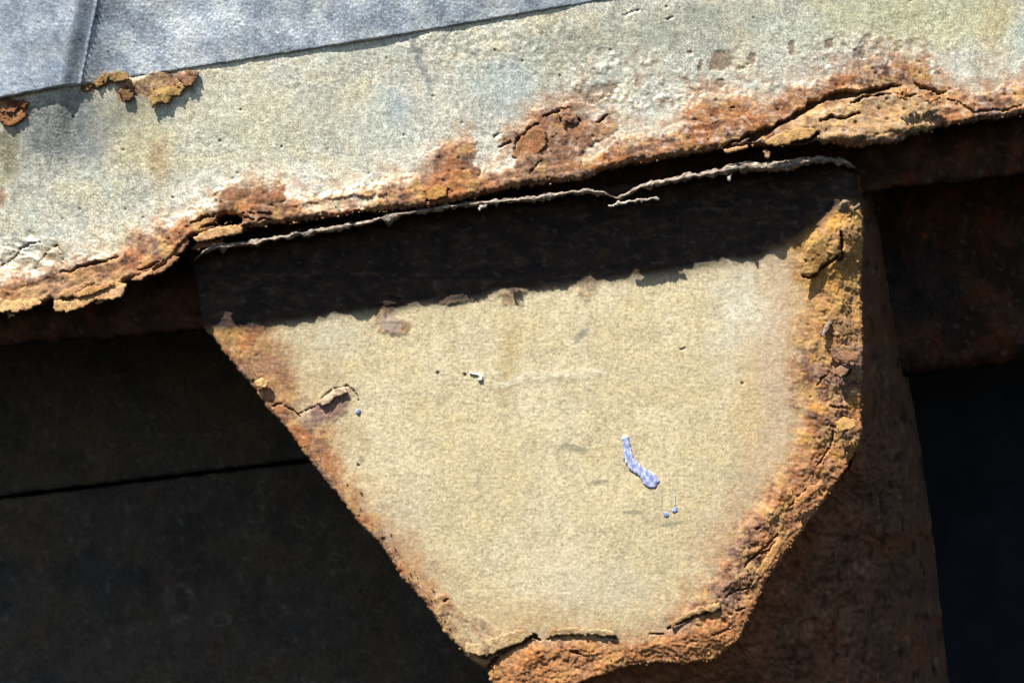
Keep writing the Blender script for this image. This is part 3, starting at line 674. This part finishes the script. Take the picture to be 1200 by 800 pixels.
# ---- splayed flank and underside behind the front plate
def make_flank():
    inner = np.array([(1003, 205), (1006, 262), (1007, 340), (1008, 420), (1008, 505), (996, 545), (964, 582), (926, 634), (892, 690), (862, 746), (834, 768), (770, 772), (700, 788), (640, 808), (600, 815), (590, 818)], float)
    outer = np.array([(1022, 215), (1034, 275), (1046, 345), (1060, 425), (1076, 510), (1086, 580), (1094, 640), (1100, 700), (1108, 770), (1118, 850), (1120, 930), (1100, 990), (1000, 1020), (860, 1030), (740, 1040), (680, 1040)], float)
    nr, ncol = 420, 150
    t = np.linspace(0, 1, nr); k = np.linspace(0, 1, len(inner))
    iu, iv = np.interp(t, k, inner[:, 0]), np.interp(t, k, inner[:, 1]); ou, ov = np.interp(t, k, outer[:, 0]), np.interp(t, k, outer[:, 1])
    P = np.zeros((nr, ncol, 3)); UU = np.zeros((nr, ncol)); VV = np.zeros((nr, ncol))
    for j in range(ncol):
        f = j/(ncol-1); y = .040+.115*f + .13*(max(0, f-.55)/.45)**2
        fu = f**.92
        u = iu+(ou-iu)*fu; v = iv+(ov-iv)*fu
        d = .0050*fbm(u, v, 40, 4, 820) + .0034*ridged(u, v, 16, 4, 821) + .0022*terrace(fbm(u, v*.6, 30, 4, 827)*.5+.5, 6, .2) + .0016*fbm(u, v, 5, 2, 822)
        P[:, j, 0], P[:, j, 2] = ray(u, v, y); P[:, j, 1] = y-d
        UU[:, j] = u; VV[:, j] = v
    U, V = UU.ravel(), VV.ravel(); n = len(U)
    c = np.repeat(lin(120, 86, 67)[None, :], n, 0)
    c = mix(c, lin(104, 78, 62), ss(-.2, .3, fbm(U, V, 50, 4, 823))); c = mix(c, lin(128, 80, 50), ss(.1, .45, fbm(U, V, 60, 4, 824))*.7)
    c = mix(c, lin(142, 122, 96), ss(.3, .5, fbm(U*1.6, V*.6, 14, 4, 825))*.6); c = mix(c, lin(40, 30, 26), ss(.2, .5, fbm(U*1.4, V*.7, 16, 4, 826))*.7)
    near = np.tile(np.exp(-np.linspace(0, 1, ncol)/.18)[None, :], (nr, 1)).ravel(); c = mix(c, lin(146, 92, 54), near*.7)
    loft("flank_plate", P, c, np.ones(n), M_dark, bracket)
make_flank()

# ---- flakes and marks on the bracket
BR_FLAKES = [
    ([(940, 322), (940, 300), (950, 285), (966, 276), (980, 270), (982, 284), (980, 296), (970, 304), (962, 314), (952, 322)], .0170, (.004, -.4, -.8), (190, 154, 92), 1.6),
    ([(981, 240), (986, 236), (995, 237), (994, 248), (989, 254), (982, 250)], .0130, (.004, 0, -1), (150, 140, 126), 1.6),
    ([(998, 244), (1006, 238), (1005, 246), (999, 252)], .0140, (.003, .5, -1), (160, 150, 138), 1.2),
    ([(978, 432), (986, 428), (994, 433), (993, 440), (984, 442)], .0175, (.001, 0, 1), (150, 122, 100), 2.2),
    ([(972, 410), (988, 402), (1002, 408), (1006, 420), (994, 426), (980, 422)], .0185, (.001, .3, 1), (144, 112, 90), 3.0),
    ([(962, 392), (966, 382), (972, 374), (975, 378), (970, 388), (964, 396)], .0205, (.003, -.5, .5), (150, 150, 150), 1.0),
    ([(978, 494), (988, 488), (1000, 490), (1004, 500), (992, 504), (982, 506)], .0185, (.003, .2, 1), (196, 158, 92), 1.4),
    ([(545, 752), (560, 752), (585, 744), (606, 736), (626, 742), (616, 748), (602, 755), (586, 761), (572, 767), (556, 766), (546, 764)], .0245, (.004, .1, 1), (188, 168, 128), 1.8),
    ([(640, 738), (664, 734), (690, 735), (720, 738), (722, 745), (700, 743), (668, 743), (644, 745)], .0245, (.002, 0, 1), (188, 170, 130), 2.0),
    ([(784, 730), (800, 720), (820, 710), (842, 706), (845, 713), (822, 718), (802, 725), (788, 735)], .0235, (.002, 0, 1), (184, 152, 108), 2.0),
    ([(372, 470), (384, 462), (394, 455), (404, 453), (408, 459), (400, 464), (392, 466), (386, 472), (378, 476)], .0268, (.0025, .2, 1), (206, 192, 166), 1.0),
    ([(884, 672), (898, 650), (914, 630), (920, 634), (906, 656), (892, 676)], .0205, (.002, -.5, .3), (196, 146, 92), 1.2),
    ([(930, 588), (946, 572), (962, 562), (966, 568), (950, 580), (936, 594)], .0205, (.002, -.5, .3), (198, 138, 88), 1.2),
    ([(298, 446), (306, 443), (316, 447), (312, 454), (302, 455)], .0215, (.002, 0, 1), (206, 178, 120), 1.0),
]
for i, (poly, y, lift, tint, jag) in enumerate(BR_FLAKES):
    flake(poly, y-.004-.005*max(0,(420-poly[0][0])/180), bracket, fc(900+i*7, tint, .6), lift, seed=1000+i*11, jag=jag)

def bluecol(U, V):
    c = np.repeat(lin(160, 168, 208)[None, :], len(U), 0)
    c = mix(c, lin(206, 212, 234), ss(-.1, .3, fbm(U*2, V*.7, 6, 3, 1201))); c = mix(c, lin(112, 130, 196), ss(.05, .35, fbm(U*2, V*.8, 5, 3, 1202))*.8)
    return c, np.zeros(len(U))
sm = flake([(729, 511), (736, 510), (739, 524), (744, 539), (755, 549), (768, 555), (773, 564), (768, 571), (760, 572), (754, 567), (750, 558), (740, 552), (733, 542), (730, 526)], .0217, bracket, bluecol, (.0004, .4, .8), .0005, 1203, .9, .12, "paint_smear", .7, M_blue)
sm["label"] = "curved pale blue paint smear"
for (a, b, r, sd) in [(780.5, 602, 3.0, 1), (791.5, 597, 3.2, 2), (419, 482, 2.6, 3)]:
    poly = [(a+r*math.cos(k*.785), b+r*math.sin(k*.785)) for k in range(8)]
    flake(poly, .0218, bracket, lambda U, V: (mix(bluecol(U, V)[0], lin(84, 112, 170), np.full(len(U), .6)), np.zeros(len(U))), (.0004, 0, 1), .0006, 1210+sd, .6, .1, "paint_drop", 1.6, M_blue)
flake([(789.8, 568), (791, 568), (791.8, 592), (790, 592)], .0216, bracket, lambda U, V: (np.repeat(lin(190, 190, 180)[None, :], len(U), 0), np.zeros(len(U))), (.0002, 0, 1), .0006, 1220, .8, .05, "paint_run", .4, M_blue)
ringp = [(558+7*math.cos(k*.5), 440) for k in range(2)]
wp = [(550, 436), (556, 437), (562, 437), (566, 441), (565, 446), (561, 447), (559, 444), (562, 442), (560, 440), (555, 439), (550, 438)]
flake(wp, .0214, bracket, lambda U, V: (np.repeat(lin(224, 222, 214)[None, :], len(U), 0), np.zeros(len(U))), (.0004, 0, 1), .001, 1225, .8, .1, "paint_bead", .3, M_blue)

# ---- loose crumbs of rust along the broken edges, one mass per thing
ICO = None
def ico():
    t = (1+5**.5)/2
    v = np.array([(-1, t, 0), (1, t, 0), (-1, -t, 0), (1, -t, 0), (0, -1, t), (0, 1, t), (0, -1, -t), (0, 1, -t), (t, 0, -1), (t, 0, 1), (-t, 0, -1), (-t, 0, 1)])/1.9
    f = np.array([(0, 11, 5), (0, 5, 1), (0, 1, 7), (0, 7, 10), (0, 10, 11), (1, 5, 9), (5, 11, 4), (11, 10, 2), (10, 7, 6), (7, 1, 8), (3, 9, 4), (3, 4, 2), (3, 2, 6), (3, 6, 8), (3, 8, 9), (4, 9, 5), (2, 4, 11), (6, 2, 10), (8, 6, 7), (9, 8, 1)])
    return v, f
def crumbs(spots, parent, seed):
    v0, f0 = ico(); r = np.random.default_rng(seed); co = []; fa = []; cl = []
    for i, (u, v, y, s) in enumerate(spots):
        k = s*PX*r.uniform(.5, 1.1)
        p = v0*k*r.uniform(.5, 1.3, (1, 3))*r.uniform(.65, 1.25, (12, 1))
        a = r.uniform(0, 6.28); R = np.array([[math.cos(a), 0, math.sin(a)], [0, 1, 0], [-math.sin(a), 0, math.cos(a)]]); p = p@R
        X, Z = ray(u, v, y); co.append(p+np.array([X, y, Z])); fa.append(f0+12*i)
        c = [C_BROWN, C_OCHRE, C_TAN, C_PURPLE, C_PALE, C_ORANGE][r.integers(0, 6)]*r.uniform(.6, 1.1)
        cl.append(np.repeat(c[None, :], 12, 0))
    n = len(spots)*12
    o = raw_mesh("rust_crumbs", np.concatenate(co), np.concatenate(fa), np.concatenate(cl), np.ones(n), M_rust, parent, smooth=False)
    o["kind"] = "stuff"; return o
sp = []
for _ in range(380):
    u = rng.uniform(-20, 1220); e = abs(rng.normal(0, 9)); v = lowf(u)-e+2
    sp.append((u, v, -.0040-.003*math.exp(-e/12)+rng.uniform(0, .002), rng.uniform(.7, 2.0)))
crumbs(sp, rim_beam, 11)
sp = []
B_ = np.array(BR[9:57], float); seg = np.hypot(*(np.roll(B_, -1, 0)-B_).T)[:-1]; cum = np.concatenate([[0], np.cumsum(seg)])
ctr = np.array([680, 500.])
for _ in range(380):
    t = rng.uniform(0, cum[-1]); u = np.interp(t, cum, B_[:, 0]); v = np.interp(t, cum, B_[:, 1])
    d = ctr-np.array([u, v]); d /= np.hypot(*d); e = abs(rng.normal(0, 12))*(1.6 if u > 880 else .7)
    uu, vv = u+d[0]*e, v+d[1]*e
    lift_ = .004 if u > 900 else .0015
    if vv > 800 and uu < 560: continue
    roll_ = .005*max(0, 1-e/7)**2
    sp.append((uu, vv, .0220-.005*max(0,min(1,(420-uu)/180))-lift_-(.009*max(0, (345-vv)/85) if u > 930 else 0)+roll_+rng.uniform(0, .0015), rng.uniform(.7, 1.9)))
crumbs(sp, bracket, 12)

# ================================================================ dark steel and the void backdrop behind
plate = None
def right_inside(U, V):
    low = np.interp(U, [900, 1100, 1200, 1900], [457, 437, 425, 350]) + 3*fbm(U, V*.5, 18, 3, 1300)
    return np.minimum(np.minimum(low-V, V-70), np.minimum(U-905, 1880-U))
def right_shape(U, V, S):
    b, h, c, r = dark_shape(.20, 1310, lin(62, 46, 38), lin(96, 64, 48), 1.5)(U, V, S)
    c = mix(c, lin(46, 46, 50), blob(U, V, 1065, 330, 55, 70, seed=1311, soft=.8)*.7)
    c = mix(c, lin(150, 74, 48), blob(U, V, 1084, 275, 5, 4, seed=1312)); c = mix(c, lin(150, 120, 96), blob(U, V, 1178, 412, 4, 5, seed=1313))
    c = mix(c, lin(120, 70, 46), blob(U, V, 1165, 400, 26, 22, seed=1314, soft=.7)*.6); c = mix(c, lin(128, 70, 42), blob(U, V, 1110, 215, 40, 26, seed=1315, soft=.8)*.5)
    return b, h, c, r
o = sheet("hanging_plate", (900, 64, 1890, 455), 3.0, right_inside, right_shape, .012, M_dark, None, roll=(34, .03), back_col=lin(50, 38, 32))
o["label"] = "dark rust brown steel plate in shade right of the bracket"; o["category"] = "steel plate"

wall = thing("side_wall", "dark shaded steel wall of long panels lower left behind the bracket", "wall")
SEAMS = [lambda U: 583-(U)*.12, lambda U: 792-U*.085]
def wall_shape(seed, off):
    def f(U, V, S):
        n = len(U); h = .003*fbm(U, V, 120, 2, seed)+.0004*fbm(U, V, 20, 4, seed+1) + .0003*fbm(U, V, 4, 2, seed+2)
        c = mix(np.repeat(lin(84, 78, 72)[None, :], n, 0), lin(92, 82, 68), ss(-.3, .4, fbm(U, V, 130, 4, seed+3))); c = mix(c, lin(66, 64, 64), ss(0, .4, fbm(U, V, 90, 3, seed+4))*.7)
        c = mix(c, lin(96, 74, 58), ss(.15, .5, fbm(U, V, 90, 3, seed+5))*.3); c = mix(c, lin(130, 122, 108), ss(.36, .6, fbm(U, V, 12, 3, seed+6))*.4)
        for (a, b, r1, r2) in [(300, 620, 15, 11), (353, 610, 10, 8), (390, 618, 9, 8), (396, 660, 13, 10), (258, 726, 11, 8), (320, 715, 14, 9), (210, 705, 16, 20)]:
            q = np.hypot((U-a)/r1, (V-b)/r2)+.15*fbm(U, V, 9, 2, 1400); c = mix(c, lin(120, 118, 108), np.exp(-((q-1)/.16)**2)*.45)
        return np.full(n, .30)+off, h, c, np.ones(n)*.6
    return f
jw = lambda U, V: 1.2*fbm(U, V*.4, 20, 3, 1410)
sheet("panel", (-640, 330, 760, 590), 3, lambda U, V: np.minimum(SEAMS[0](U)-2.2-V+jw(U, V), V-332), wall_shape(1420, 0), .01, M_dark, wall, roll=(4, .004), back_col=lin(40, 36, 34))
sheet("panel", (-640, 470, 760, 1100), 3.6, lambda U, V: np.minimum(1090-V, V-SEAMS[0](U)-2.2+jw(U, V)), wall_shape(1440, -.002), .01, M_dark, wall, roll=(4, .004), back_col=lin(40, 36, 34))

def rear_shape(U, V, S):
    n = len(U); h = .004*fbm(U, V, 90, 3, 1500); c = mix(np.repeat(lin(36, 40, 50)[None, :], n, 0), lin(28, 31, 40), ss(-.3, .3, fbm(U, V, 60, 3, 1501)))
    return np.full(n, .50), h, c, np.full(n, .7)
o = sheet("void_backdrop", (-900, 60, 2100, 1260), 12, lambda U, V: np.minimum(np.minimum(U+880, 2080-U), np.minimum(V-80, 1240-V)), rear_shape, .01, M_dark, None, roll=(8, .002), back_col=lin(30, 32, 40))  # sheet added to close the view, coloured dark as the unlit void
o["label"] = "blue black backdrop sheet standing in for the dark void at lower right"; o["category"] = "backdrop"; o["kind"] = "thing"
